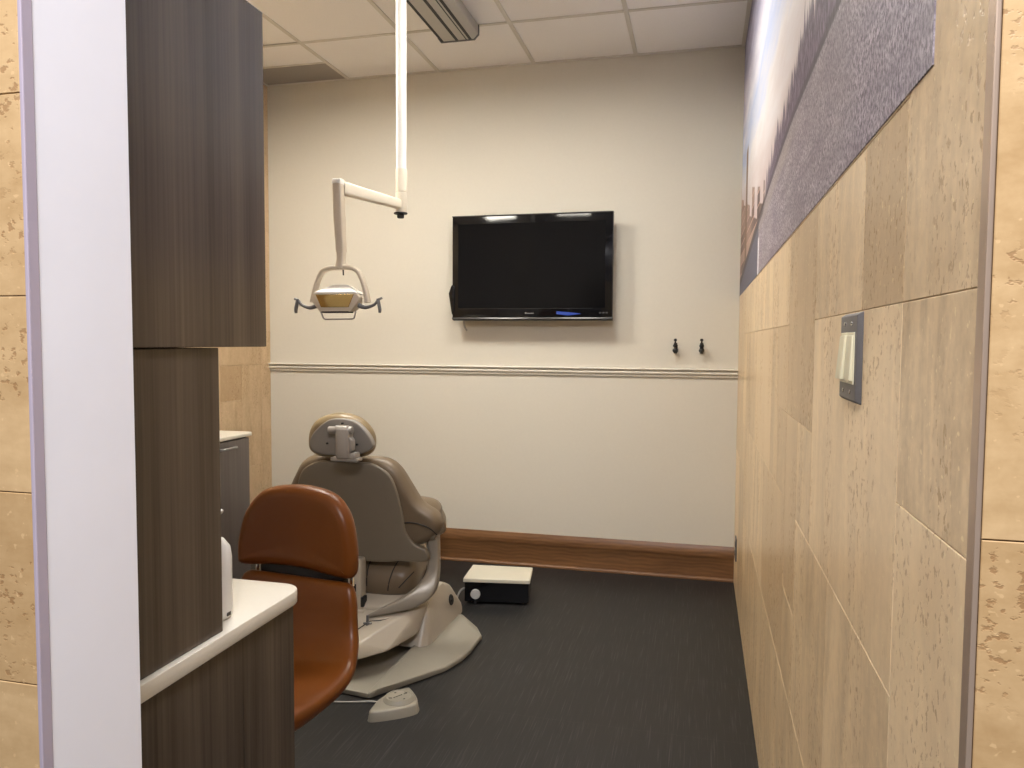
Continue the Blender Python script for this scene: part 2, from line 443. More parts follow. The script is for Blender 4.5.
def pack(ni0, ni1, nj0, nj1, preset, rnd):
    """fill a grid of modules with a random-looking pattern of big and small stones"""
    used = set(); out = []
    for (i, j, w, h) in preset:
        out.append((i, j, w, h)); used |= {(i+a, j+b) for a in range(w) for b in range(h)}
    sizes = [(2, 3), (3, 2), (2, 2), (1, 2), (2, 1), (1, 1)]
    for j in range(nj0, nj1):
        for i in range(ni0, ni1):
            if (i, j) in used: continue
            opt = sizes[:]; rnd.shuffle(opt); opt.sort(key=lambda s: -s[0]*s[1]+rnd.random()*3.2)
            for w, h in opt:
                cells = {(i+a, j+b) for a in range(w) for b in range(h)}
                if cells & used or i+w > ni1 or j+h > nj1: continue
                used |= cells; out.append((i, j, w, h)); break
    return out

rnd = random.Random(11)
mod = .2195
TH = .012
def tone(): return (rnd.random()**2.2, rnd.random()**1.6)

# right wall: core + stones (rows count downwards from z=1.445)
pre = [(-1, -4, 1, 4), (0, -1, 1, 1), (1, -1, 2, 1), (3, -1, 2, 2), (5, -1, 2, 1), (7, -1, 2, 1), (9, -1, 2, 1),
       (-1, 0, 1, 1), (0, 0, 3, 2), (3, 1, 1, 1), (4, 1, 1, 2), (5, 0, 1, 1), (6, 0, 1, 2), (5, 1, 1, 1),
       (-1, 1, 1, 3), (0, 2, 2, 3), (2, 2, 2, 2), (4, 3, 1, 1), (5, 2, 3, 2)]
tiles = []
for i, j, w, h in pack(-1, 17, -7, 7, pre, rnd):
    a0, a1 = .908+i*mod, .908+(i+w)*mod; b1, b0 = 1.445-j*mod, 1.445-(j+h)*mod
    a0 = FY+.017 if i == -1 else a0; a1 = min(a1, D); b0 = max(b0, 0); b1 = min(b1, HC)
    if a1-a0 < .02 or b1-b0 < .02: continue
    t = tone()
    if (i, j) == (0, -1): t = (.9, 0)
    if (i, j) in ((-1, -4), (1, -1)): t = (.1, .2)
    if (i, j) == (5, 1): t = (.8, 0)
    tiles.append((a0, a1, b0, b1, t))
bm = slabs(lambda a, b, d: (XR+d, a, b), tiles)
box(bm, XR+TH*.25, XR+.15, FY+.012, D+.12, 0, HC)
struct('wall_right', bm, M['trav_right'])

# corridor face, right of the opening, and its metal corner
def corridor(name, x0, x1, z0, w, seed, xs):
    r2 = random.Random(seed); tl = []; z = z0-6*.211
    k = 0
    while z < HC:
        a = x0-xs[k % len(xs)]
        while a < x1:
            b = a+w
            q0, q1 = max(a, x0), min(b, x1); c0, c1 = max(z, 0), min(z+.211, HC)
            if q1-q0 > .02 and c1-c0 > .02: tl.append((q0, q1, c0, c1, (r2.random()**2, r2.random()**1.5)))
            a = b
        z += .211; k += 1
    bm = slabs(lambda a, b, d: (a, FY+d, b), tl)
    return bm
bm = slabs(lambda a, b, d: (a, FY+d, b), [(XR+.004, .62, 1.247, 1.95, (.1, .2)), (.62, 1.3, 1.247, 1.95, (.4, .2)), (XR+.004, .62, .72, 1.247, (.55, .05)), (.62, 1.3, .72, 1.247, (.2, .2)),
           (XR+.004, .8, 1.95, HC, (.2, .3)), (.8, 1.3, 1.95, HC, (.2, .1)), (XR+.004, .8, 0, .72, (.3, .2)), (.8, 1.3, 0, .72, (.1, .3))])
box(bm, XR+.151, 1.3, FY+.004, FY+.14, 0, HC)
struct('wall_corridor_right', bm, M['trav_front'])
bm = BM(); box(bm, XR-.001, XR+.0035, FY-.001, FY+.0165, 0, HC, .0012)
struct('trim_1', bm, M['trim_metal'])

# left side of the opening: stone face, lilac edge, white jamb
bm = corridor('wall_corridor_left', -2.2, -.6935, 1.234, .34, 5, (0, .15))
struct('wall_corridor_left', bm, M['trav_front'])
bm = BM(); box(bm, -2.9, -.69, FY+.004, FY+.15, 0, HC)
struct('wall_front', bm, M['white_paint'])
bm = BM(); box(bm, -.6935, -.6885, FY-.001, FY+.0135, 0, HC, .0012)
struct('trim_2', bm, M['trim_paint'])

# back wall with chair rail and oak skirting
bm = BM(); box(bm, XL-.1, XR+.02, D, D+.12, 0, HC); struct('wall_back', bm, M['paint'])
def rail(bm, prof, x0, x1):
    b = bmesh.new(); A = [b.verts.new((x0, D-d, z)) for d, z in prof]; B = [b.verts.new((x1, D-d, z)) for d, z in prof]
    for k in range(len(prof)-1): b.faces.new((A[k], A[k+1], B[k+1], B[k]))
    b.faces.new(A[::-1]); b.faces.new(B); merge(bm, b); return bm
bm = BM()
rail(bm, [(0, 1.176), (.008, 1.176), (.012, 1.180), (.013, 1.188), (.009, 1.193), (.016, 1.197), (.022, 1.203), (.023, 1.211), (.019, 1.217), (.010, 1.220), (.010, 1.226), (.026, 1.231), (.030, 1.238), (.028, 1.243), (0, 1.244)], XL, XR)
for v in bm.verts: v.co.z = 1.246-(1.244-v.co.z)*.76
struct('trim_3', bm, M['rail'], 35)
bm = BM()
rail(bm, [(0, 0), (.030, 0), (.030, .010), (.026, .016), (.016, .018), (.016, .130), (.0175, .134), (.020, .140), (.022, .150), (.019, .170), (.012, .192), (.008, .202), (0, .203)], XL, XR)
struct('baseboard_back', bm, M['oak'], 30)

# left wall
pre = [(0, 0, 1, 1), (-1, -1, 3, 1), (1, 0, 1, 3), (0, 1, 1, 2), (-3, 0, 3, 2)]
tiles = []
for i, j, w, h in pack(-16, 3, -9, 7, pre, rnd):
    a0, a1 = 4.03+i*mod, 4.03+(i+w)*mod; b1, b0 = 1.241-j*mod, 1.241-(j+h)*mod
    a0 = max(a0, .82); a1 = min(a1, D); b0 = max(b0, 0); b1 = min(b1, HC)
    if a1-a0 < .02 or b1-b0 < .02: continue
    tiles.append((a0, a1, b0, b1, (.95, 0) if (i, j) == (0, 0) else tone()))
bm = slabs(lambda a, b, d: (XL-d, a, b), tiles, None, .0013)
box(bm, XL-.14, XL-TH*.25, .81, D+.02, 0, HC)
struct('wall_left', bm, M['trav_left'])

# floor, ceiling tiles and grid
bm = BM(); box(bm, -3.0, 1.4, -1.6, D+.12, -.06, 0); struct('floor', bm, M['floor'])
S0, TS, TY = -2.230, .6096, 3.978
xs = [XL]+[S0+TS*k for k in range(5)]; xs = [x for x in xs if x < XR-.03]+[XR]
ys = [TY+TS]; 
while ys[-1] > .9: ys.append(ys[-1]-TS)
ys = [min(y, D) for y in ys]; ys[-1] = FY+.15
bm = BM()
light_cells = [(0, 2), (0, 3), (3, 2), (3, 3)]      # troffer positions (column by S0 index, row)
TROFF = []
for ci in range(len(xs)-1):
    for ri in range(len(ys)-1):
        if (ci, ri) in ((1, 2), (3, 2)): continue
        if ci == 0 and ri == 0:
            box(bm, xs[0], xs[1], 4.297-TS+.27, 4.288, HC+.006, HC+.02); continue
        box(bm, xs[ci]+.003, xs[ci+1]-.003, ys[ri+1]+.003, ys[ri]-.003, HC+.006, HC+.02, .003, 1)
box(bm, XL-.1, 1.4, -1.6, FY, HC+.006, HC+.03)
box(bm, XL-.1, 1.4, FY, D+.1, HC+.08, HC+.12)
struct('ceiling', bm, M['ceiling'])
bm = BM(); w = .0115
for x in xs[1:-1]: box(bm, x-w, x+w, FY+.15, D, HC, HC+.008, .0015, 1)
for y in ys[1:-1]: box(bm, XL, XR, y-w, y+w, HC+.001, HC+.009, .0015, 1)
box(bm, xs[0], xs[1], 4.288-w, 4.288+w*.3, HC+.001, HC+.009)
box(bm, XL, XL+.018, FY+.15, D, HC, HC+.008); box(bm, XR-.022, XR, FY+.15, D, HC, HC+.008); box(bm, XL, XR, D-.018, D, HC-.001, HC+.007)
struct('trim_4', bm, M['tbar'])
bm = BM(); box(bm, xs[0]+.01, xs[1]-.008, 4.293, D-.012, HC+.003, HC+.018, .002, 1)
props(obj('ceiling_panel', bm, M['greytile']), 'dark grey panel in the white ceiling grid at the back left corner', 'ceiling panel')

# recessed lamps in the ceiling (the light of the room)
def troffer(x0, x1, y0, y1, strength, label, color=(1, .955, .86), group='recessed ceiling lights'):
    t = thing('ceiling_light', label, 'ceiling light', ((x0+x1)/2, (y0+y1)/2, HC), group)
    bm = BM()
    for a in ((x0, x0+.03, y0, y1), (x1-.03, x1, y0, y1), (x0+.03, x1-.03, y0, y0+.03), (x0+.03, x1-.03, y1-.03, y1)): box(bm, a[0], a[1], a[2], a[3], HC+.001, HC+.06)
    obj('frame', bm, M['white_enamel'], t)
    bm = BM(); box(bm, x0+.03, x1-.03, y0+.03, y1-.03, HC+.050, HC+.055)
    obj('diffuser', bm, emit('lit_diffuser', color, strength), t)
E_IN = 51
troffer(S0+.012, S0+TS-.012, ys[3]+.012, ys[2]-.012, E_IN*1.15, 'lit recessed light in the ceiling left of the lamp track')
troffer(S0+2*TS+.012, S0+3*TS-.012, ys[3]+.012, ys[2]-.012, E_IN*.75, 'lit recessed light in the ceiling right of the lamp track')

# ------------------------------------------------------------------ mural, switch, outlet on the right wall
bm = BM(); box(bm, XR-.0015, XR+.0005, .822, D-.001, 1.668, HC-.001, .0004, 1)
props(obj('wall_mural', bm, M['mural']), 'large photo mural of grey paving, trees and pale sky on the right wall', 'mural')

t = thing('light_switch', 'grey steel double switch plate with two ivory rockers on the tan stone wall', 'light switch', (XR, 1.14, 1.38))
bm = BM(); hull(bm, [(XR, y, z) for y in (1.108, 1.238) for z in (1.316, 1.444)]+[(XR-.008, y, z) for y in (1.114, 1.232) for z in (1.321, 1.439)], .0015)
obj('plate', bm, M['switch_plate'], t, 30)
for yc, dp in ((1.198, .017), (1.147, .014)):
    bm = BM(); box(bm, XR-.0095, XR-.006, yc-.0235, yc+.0235, 1.3435, 1.4155, .0008)
    f = obj('switch_frame', bm, M['ivory'], t)
    bm = BM(); hull(bm, [(XR-.007, y, z) for y in (yc-.020, yc+.020) for z in (1.347, 1.412)]+[(XR-d, y, z) for y in (yc-.020, yc+.020) for d, z in ((.0115, 1.411), (.0105, 1.38), (dp, 1.3485))], .0012)
    obj('rocker', bm, M['ivory'], t, 40)
for yc in (1.198, 1.147):
    for z in (1.332, 1.428):
        bm = BM(); cyl(bm, (XR-.007, yc, z), (XR-.0095, yc, z), .0035, 12, .001); obj('screw', bm, M['chrome'], t, 40)

t = thing('wall_outlet', 'small grey metal outlet cover low on the stone wall near the back corner', 'outlet', (XR, 4.307, .268))
bm = BM(); box(bm, XR-.008, XR, 4.265, 4.349, .205, .331, .003); obj('cover_plate', bm, M['switch_plate'], t)
for z in (.243, .293):
    bm = BM(); box(bm, XR-.0105, XR-.007, 4.290, 4.324, z-.014, z+.014, .003); obj('socket', bm, M['dark_grey_gloss'], t)

# ------------------------------------------------------------------ television and wall hooks
t = thing('flat_tv', 'black flat television mounted on the beige back wall', 'television', (-1.0, D, 1.84))
yf = D-.125
bm = BM(); box(bm, -1.487, -.505, yf, yf+.045, 1.528, 2.156, .006)
hull(bm, [(x, yf+.04, z) for x in (-1.44, -.55) for z in (1.56, 2.12)]+[(x, yf+.085, z) for x in (-1.36, -.63) for z in (1.62, 2.06)], .004)
obj('housing', bm, M['gloss_black'], t, 30)
bm = BM(); box(bm, -1.449, -.549, yf-.0012, yf+.004, 1.601, 2.108, .0006, 1); obj('screen', bm, M['screen'], t)
bm = BM(); hull(bm, [(x, yf-.002, 1.546) for x in (-1.487, -.505)]+[(x, yf-.007, 1.535) for x in (-1.487, -.505)]+[(x, yf+.03, 1.524) for x in (-1.487, -.505)]+[(x, yf+.03, 1.546) for x in (-1.487, -.505)], .0015)
obj('bottom_strip', bm, M['dark_grey_gloss'], t, 30)
bm = BM(); box(bm, -1.487, -.505, yf-.004, yf+.04, 2.152, 2.160, .002); obj('top_strip', bm, M['dark_grey_gloss'], t)
bm = BM(); box(bm, -1.449, -.62, yf-.0016, yf+.001, 1.5965, 1.5985); obj('bezel_line', bm, M['dark_grey_gloss'], t)
bm = BM(); x = -1.028
for wd, h in ((.010, .011), (.007, .007), (.009, .007), (.008, .007), (.009, .007), (.008, .007)):
    box(bm, x, x+wd*.86, yf-.0012, yf+.001, 1.5655, 1.5655+h); x += wd*1.06
obj('logo', bm, M['logo'], t)
bm = BM()
for k in range(3): box(bm, -.582+k*.019, -.570+k*.019, yf-.0012, yf+.001, 1.566, 1.576)
obj('badge', bm, M['badge'], t)
bm = BM(); hull(bm, [(x, y, z) for y in (yf-.0012, yf+.001) for x, z in ((-.836, 1.581), (-.836, 1.564), (-.80, 1.575), (-.765, 1.556), (-.72, 1.560), (-.688, 1.565), (-.72, 1.571))]); obj('blue_reflection', bm, emit('blue_reflection_glow', (.012, .09, .62), .45, (.01, .015, .05)), t)  # blue reflection imitated by a glowing sliver; the set has no lamp here
bm = BM(); hull(bm, [(-1.512, yf+.005, 1.692), (-1.490, yf-.006, 1.745), (-1.470, yf-.004, 1.735), (-1.470, yf-.004, 1.59), (-1.490, yf+.0, 1.560), (-1.510, yf+.03, 1.69), (-1.48, yf+.03, 1.57), (-1.47, yf+.02, 1.74)], .003)
obj('side_bracket', bm, M['gloss_black'], t, 30)
bm = BM(); tube(bm, [(-1.435, D-.06, 1.60), (-1.434, D-.055, 1.53), (-1.432, D-.045, 1.490), (-1.420, D-.035, 1.466)], .005, 8, 4); obj('cable', bm, M['cable'], t, 60)
bm = BM(); box(bm, -1.2, -.8, D-.06, D-.001, 1.70, 2.0, .005); box(bm, -1.05, -.95, D-.075, D-.03, 1.65, 2.05); obj('wall_bracket', bm, M['black'], t)

for xh, lab in ((-.144, 'black wall hook nearer the television on the beige wall'), (.005, 'black wall hook nearer the stone wall on the beige wall')):
    t = thing('wall_hook', lab, 'hook', (xh, D, 1.37), 'black hooks above the chair rail')
    bm = BM(); box(bm, xh-.010, xh+.010, D-.006, D, 1.335, 1.398, .003); obj('back_plate', bm, M['black'], t)
    bm = BM(); tube(bm, [(xh, D-.003, 1.378), (xh, D-.03, 1.376), (xh, D-.05, 1.385), (xh, D-.055, 1.412)], .0045, 10, 4); lathe(bm, [(0, -.008), (.009, -.004), (.0095, .002), (.006, .008), (0, .009)], 16, Matrix.Translation((xh, D-.055, 1.414)))
    obj('upper_prong', bm, M['black'], t, 60)
    bm = BM(); tube(bm, [(xh, D-.003, 1.350), (xh, D-.028, 1.342), (xh, D-.040, 1.352)], .0045, 10, 4); lathe(bm, [(0, -.016), (.013, -.010), (.017, 0), (.013, .009), (0, .014)], 16, Matrix.Translation((xh, D-.042, 1.354)))
    lathe(bm, [(0, -.013), (.012, -.007), (.0145, 0), (.010, .009), (0, .013)], 16, Matrix.Translation((xh, D-.042, 1.381)))
    obj('lower_prong', bm, M['black'], t, 60)

# ------------------------------------------------------------------ ceiling lamp track and dental light
TX = -1.288
t = thing('lamp_track', 'grey metal lamp track with black grooves under the ceiling', 'lamp track', (TX, 3.2, HC))
y0, y1 = 2.0, 3.955
bm = BM(); hull(bm, [(x, y, z) for y in (y0, y1) for x, z in ((TX-.112, HC), (TX+.112, HC), (TX-.112, HC-.050), (TX+.112, HC-.050), (TX-.094, HC-.073), (TX+.088, HC-.073))], .003)
obj('rail_body', bm, M['alu'], t, 30)
for xg, wg in ((TX-.086, .007), (TX-.004, .008), (TX+.048, .0025), (TX+.070, .008)):
    bm = BM(); box(bm, xg-wg, xg+wg, y0+.01, y1-.004, HC-.0748, HC-.070); obj('groove', bm, M['black'], t)
bm = BM(); hull(bm, [(x, y, z) for y in (y1, y1+.012) for x, z in ((TX-.116, HC), (TX+.116, HC), (TX-.116, HC-.052), (TX+.116, HC-.052), (TX-.097, HC-.077), (TX+.091, HC-.077))], .003)
obj('end_cap', bm, M['lamp_grey'], t, 30)

PY = 3.16
t = thing('dental_light', 'cream dental operating light hanging from the ceiling track on a long pole', 'dental light', (TX, PY, HC-.073))
bm = BM(); lathe(bm, [(0, 2.9965), (.06, 2.9965), (.06, 2.985), (.05, 2.975), (.0255, 2.97), (.0225, 2.96), (.0225, 2.148), (0, 2.148)], 32, Matrix.Translation((TX, PY, 0)))
obj('pole', bm, M['white_enamel'], t, 40)
bm = BM(); lathe(bm, [(0, 2.15), (.0245, 2.15), (.0252, 2.145), (.0252, 2.053), (.0235, 2.051), (.0235, 2.048), (.0252, 2.046), (.0252, 1.962), (.023, 1.957), (0, 1.957)], 32, Matrix.Translation((TX, PY, 0)))
obj('pole_sleeve', bm, M['cream_enamel'], t, 40)
bm = BM(); cyl(bm, (TX-.004, PY, 1.958), (TX-.004, PY, 1.938), .0155, 20, .003); cyl(bm, (TX-.004, PY, 1.962), (TX-.004, PY, 1.956), .030, 20, .001)
obj('end_knob', bm, M['black'], t, 40)
EX, EY = -1.425, 2.83
bm = BM(); tube(bm, [(TX-.002, PY-.005, 1.996), (EX+.008, EY+.02, 2.013)], [(.018, .020), (.017, .027)], 20, 0, (0, 0, 1), 5)
a = obj('swing_arm', bm, M['cream_enamel'], t, 40)
bm = BM(); box(bm, EX-.020, EX+.020, EY-.020, EY+.022, 2.022, 2.047, .006); obj('elbow_cap', bm, M['white_enamel'], a, 40)
bm = BM(); tube(bm, [(EX, EY, 2.035), (EX+.004, EY+.002, 1.90), (EX+.010, EY+.004, 1.756)], [(.0185, .020), (.020, .022), (.0175, .020)], 20, 0, (0, 1, 0), 5)
obj('drop_arm', bm, M['lamp_beige'], t, 40)
HX, HY = -1.4205, 2.83
bm = BM(); tube(bm, [(EX+.010, EY+.004, 1.757), (EX+.010, EY+.004, 1.722), (HX+.002, HY+.004, 1.690)], [(.016, .019), (.016, .019), (.026, .022)], 20, 4, (0, 1, 0), 4)
for s in (-1, 1):
    tube(bm, [(HX, HY+.003, 1.694), (HX+s*.045, HY+.003, 1.692), (HX+s*.078, HY+.003, 1.678), (HX+s*.098, HY+.003, 1.642), (HX+s*.112, HY+.003, 1.597), (HX+s*.121, HY+.003, 1.553)], [(.011, .019), (.010, .018), (.009, .017), (.0085, .016), (.010, .016), (.012, .016)], 14, 5, (0, 1, 0), 3)
obj('yoke', bm, M['lamp_beige'], t, 50)
bm = BM(); cyl(bm, (HX+.017, HY-.004, 1.690), (HX+.019, HY-.006, 1.662), .003, 10); obj('stop_pin', bm, M['black'], t, 40)
# head
def ring(pts, y): return [(HX+x, HY+y, z) for x, z in pts]
front = [(-.088, 1.590), (.088, 1.590), (.104, 1.574), (.100, 1.555), (.068, 1.514), (-.068, 1.514), (-.100, 1.555), (-.104, 1.574)]
bm = BM(); hull(bm, ring([(x*1.0, z) for x, z in front], -.045)+ring([(x*.97, 1.555+(z-1.555)*.95) for x, z in front], -.005)+ring([(x*.72, 1.55+(z-1.55)*.7) for x, z in front], .06), .003)
hd = obj('lamp_head', bm, M['lamp_beige'], t, 35)
bm = BM(); hull(bm, ring([(-.096, 1.586), (.096, 1.586), (-.09, 1.594), (.09, 1.594)], -.046)+ring([(-.03, 1.626), (.03, 1.626), (-.095, 1.585), (.095, 1.585)], .0)+ring([(-.03, 1.62), (.03, 1.62), (-.09, 1.585), (.09, 1.585)], .05), .004)
obj('top_cover', bm, M['white_enamel'], hd, 35)
bm = BM(); g_ = [(-.083, 1.583), (.083, 1.583), (.060, 1.532), (-.060, 1.532)]; hull(bm, ring(g_, -.0478)+ring(g_, -.040), .0012); obj('lens', bm, M['gold'], hd, 35)
bm = BM(); box(bm, HX-.060, HX+.060, HY-.046, HY+.0, 1.510, 1.5165, .002); obj('lower_vent', bm, M['black'], hd)
bm = BM(); tube(bm, ring([(-.070, 1.516), (-.058, 1.488), (-.050, 1.4845), (.068, 1.4855), (.076, 1.490), (.084, 1.518)], -.03), .0034, 10, 0)
obj('guard', bm, M['bracket'], hd, 60)
for s in (-1, 1):
    bm = BM(); tube(bm, ring([(s*.092, 1.540), (s*.118, 1.532), (s*.140, 1.535), (s*.162, 1.545), (s*.176, 1.562), (s*.192, 1.569)], -.02), [.010, .008, .0065, .006, .0055, .005], 12, 4)
    h = obj('handle', bm, M['lamp_grey'], hd, 60)
    bm = BM(); tube(bm, ring([(s*.176, 1.566), (s*.180, 1.545), (s*.184, 1.525), (s*.1835, 1.510)], -.024), [(.006, .009), (.0065, .010), (.0065, .010), (.005, .007)], 12, 4, (0, 1, 0)); obj('grip', bm, M['lamp_grey'], hd, 60)

# ------------------------------------------------------------------ dental chair
CX = -1.48
t = thing('dental_chair', 'taupe dental treatment chair seen from behind with grey back shell and cream base', 'dental chair', (CX, 3.2, 0))
def sc(pts, Ya, Yb): k = Yb/Ya; return [(x*k, 1.4-(1.4-z)*k) for x, z in pts]
def mir(pts, c=CX): return pts+[(2*c-x, z) for x, z in reversed(pts)]
# headrest
hp = [[-1.627, .959], [-1.614, 1.018], [-1.57, 1.069], [-1.482, 1.096], [-1.4, 1.086], [-1.348, 1.049], [-1.323, 1.002], [-1.325, .958], [-1.349, .926], [-1.397, .912], [-1.552, .906], [-1.61, .924]]
lean = lambda x, y, z: (x, y-.16*(z-.75), z)
hp = [(x-.025, z-.014 if z < .97 else z-.006) for x, z in hp]
bm = BM(); pad(bm, hp, 2.985, 3.085, .045, 0, lean, 5, 6, True, .012)
hr = obj('headrest', bm, M['tan'], t, 60)
pp = [[-1.592, .971], [-1.568, 1.017], [-1.505, 1.067], [-1.447, 1.078], [-1.381, 1.067], [-1.335, 1.025], [-1.312, .982], [-1.316, .956], [-1.354, .933], [-1.42, .918], [-1.545, .92], [-1.583, .936]]
pp = [(-1.474+(x+1.462)*1.03, z-.004) for x, z in sc(pp, 2.9, 2.93)]
bm = BM(); pad(bm, pp, 2.976, 3.01, .007, .004, lean, 5, 3); obj('headrest_plate', bm, M['grey_plastic'], hr, 50)
for px_, pz in ((-1.537, .962), (-1.399, .962), (-1.459, 1.051)):
    bm = BM(); cyl(bm, lean(px_, 2.975, pz), lean(px_, 2.965, pz), .0042, 10); obj('plate_screw', bm, M['black'], hr)
bm = BM()
box(bm, -1.476, -1.413, 2.885, 2.935, .905, 1.036, .010, 3); cyl(bm, (-1.514, 2.905, 1.024), (-1.478, 2.905, 1.024), .0155, 20, .003); cyl(bm, (-1.482, 2.905, 1.026), (-1.423, 2.905, 1.026), .0185, 20, .003); cyl(bm, (-1.424, 2.905, 1.025), (-1.404, 2.905, 1.025), .0165, 20, .003)
hull(bm, [(-1.415, y, z) for y in (2.888, 2.925) for z in (.93, 1.000)]+[(-1.398, y, z) for y in (2.892, 2.92) for z in (.945, .985)], .006)
box(bm, -1.476, -1.386, 2.895, 2.94, .903, .932, .007, 3); box(bm, -1.504, -1.382, 2.898, 2.955, .892, .909, .005, 3)
obj('headrest_bracket', bm, M['bracket'], hr, 40)
# backrest
S_ = [(-1.513, .892), (-1.41, .891), (-1.327, .887), (-1.268, .851), (-1.22, .776), (-1.172, .698), (-1.112, .657), (-1.086, .618), (-1.092, .572), (-1.135, .528), (-1.19, .498), (-1.235, .50), (-1.30, .47), (-1.40, .455)]
S_[0] = (CX, .892)
lean2 = lambda x, y, z: (x, y-.12*(z-.7)+.06*max(0, (abs(x-CX)-.22))*1.0, z)
bm = BM(); pad(bm, mir(S_[1:], -1.50), 3.05, 3.16, .045, 0, lean2, 4, 6, True, .01)
bk = obj('backrest', bm, M['taupe'], t, 60)
H_ = [(-1.407, .856), (-1.33, .817), (-1.294, .745), (-1.269, .625), (-1.26, .553), (-1.222, .496), (-1.170, .470), (-1.170, .418), (-1.288, .412), (-1.40, .400)]
H_ = sc(H_, 3.1, 3.03)
# shoulders: keep the shell straight to its lower wings
H_ = [(-1.455, H_[0][1]+.001)]+H_
bm = BM(); pad(bm, mir(H_, -1.50), 3.036, 3.075, .008, .004, lean2, 4, 3); obj('back_shell', bm, M['shell'], t, 50)
for s in (1, -1):
    mx = lambda x: x if s == 1 else 2*CX-x
    seam = [(-1.252, 3.046, .604), (-1.22, 3.042, .612), (-1.17, 3.040, .609), (-1.125, 3.045, .592), (-1.097, 3.065, .560)]
    bm = BM(); tube(bm, [(mx(x), y+.06*max(0, abs(x-CX)-.22)+.012, z) for x, y, z in seam], .0022, 8, 5); obj('seam', bm, M['black'], bk, 60)
# seat and leg rest
def loftx(bm, prof, hw, rr=.03, n=6, cx=CX):
    """prof: (y, ztop, zbottom, halfwidth) stations; rounded cross-section across x"""
    b = bmesh.new(); rings = []
    st = catmull([(p[0], p[1], p[2]) for p in prof], n); hwl = [v.x for v in catmull([(p[3], 0, 0) for p in prof], n)]
    for v, h in zip(st, hwl):
        y, zt, zb = v.x, v.y, v.z; ring = []; K = 28; hh = (zt-zb)/2; zc = (zt+zb)/2
        for k in range(K):
            a = 2*PI*k/K; c, s2 = math.cos(a), math.sin(a)
            ring.append(b.verts.new((cx-.15*max(0, y-3.08)+math.copysign(abs(c)**(.35), c)*h, y, zc+math.copysign(abs(s2)**(.55), s2)*hh)))
        rings.append(ring)
    for a, c in zip(rings, rings[1:]):
        for k in range(len(a)): b.faces.new((a[k], a[(k+1) % len(a)], c[(k+1) % len(a)], c[k]))
    b.faces.new(rings[0]); b.faces.new(rings[-1]); merge(bm, b); return bm
bm = BM(); loftx(bm, [(3.08, .335, .300, .16), (3.10, .385, .265, .235), (3.18, .425, .245, .275), (3.40, .470, .280, .28), (3.62, .590, .385, .298), (3.78, .575, .40, .27), (3.86, .54, .44, .22)], 0)
st = obj('seat', bm, M['taupe'], t, 60)
from mathutils.bvhtree import BVHTree
bv = BVHTree.FromPolygons([v.co for v in st.data.vertices], [tuple(q.vertices) for q in st.data.polygons])
for ln in (((-1.296, .425), (-1.303, .405), (-1.310, .37), (-1.318, .335), (-1.325, .295)), ((-1.205, .41), (-1.222, .375), (-1.245, .345), (-1.275, .310)), ((-1.432, .425), (-1.428, .40), (-1.425, .365), (-1.425, .31)), ((-1.70, .41), (-1.69, .375), (-1.66, .345), (-1.63, .310))):
    pts = []
    for x, z in catmull([(x, z, 0) for x, z in ln], 5) and [(v.x, v.y) for v in catmull([(x, z, 0) for x, z in ln], 5)]:
        h = bv.ray_cast(Vector((x, 2.6, z))-ROOT[st.name], Vector((0, 1, 0)))
        if h[0] is not None: pts.append(h[0]+ROOT[st.name]-Vector((0, .0008, 0)))
    if len(pts) > 2:
        bm = BM(); tube(bm, pts, .0026, 8); obj('seam', bm, M['black'], st, 60)
bm = BM(); loftx(bm, [(3.80, .50, .42, .22), (3.84, .535, .41, .245), (4.05, .46, .33, .235), (4.22, .37, .25, .21), (4.26, .33, .27, .17)], 0)
obj('leg_rest', bm, M['tan'], t, 60)
# carriage under the seat, hinge column behind it
bm = BM(); hull(bm, [(CX+s*dx, y, z) for s in (-1, 1) for dx, y, z in ((.13, 3.03, .235), (.27, 3.10, .275), (.14, 3.03, .205), (.25, 3.2, .19), (.24, 3.42, .25), (.23, 3.42, .19))], .012)
obj('seat_carriage', bm, M['chair_white'], t, 40)
bm = BM(); box(bm, CX-.075, CX+.055, 3.015, 3.08, .215, .445, .010, 3); box(bm, CX-.10, CX+.075, 3.0, 3.07, .165, .225, .008, 3)
cb = obj('hinge_column', bm, M['chair_white'], t, 40)
for q in ((CX+.005, CX+.035, 3.011, 3.02, .300, .335), (CX+.050, CX+.066, 3.02, 3.06, .232, .275)):
    bm = BM(); box(bm, *q, .002); obj('hinge_slot', bm, M['black'], cb)
# arm supports: posts that sweep inwards under the seat
for s in (1, -1):
    mx = lambda x: x if s == 1 else 2*CX-x
    path = [(-1.130, 3.14, .545), (-1.128, 3.14, .47), (-1.128, 3.13, .385), (-1.145, 3.10, .318), (-1.195, 3.06, .276), (-1.27, 3.02, .247), (-1.37, 2.97, .216)]
    bm = BM(); tube(bm, [(mx(x), y, z) for x, y, z in path], [(.025, .022), (.025, .022), (.028, .024), (.040, .028), (.036, .028), (.022, .022), (.005, .008)], 20, 5, (0, 1, 0), 4)
    ar = obj('arm_support', bm, M['arm'], t, 60)
    bm = BM(); pad(bm, [(mx(x), z) for x, z in ((-1.175, .56), (-1.122, .578), (-1.108, .558), (-1.118, .530), (-1.162, .530))], 3.10, 3.23, .012); obj('arm_collar', bm, M['shell'], ar, 50)
    bm = BM(); box(bm, mx(-1.155)-.012, mx(-1.155)+.012, 3.14, 3.18, .46, .53, .005); obj('arm_link', bm, M['bracket'], ar, 40)
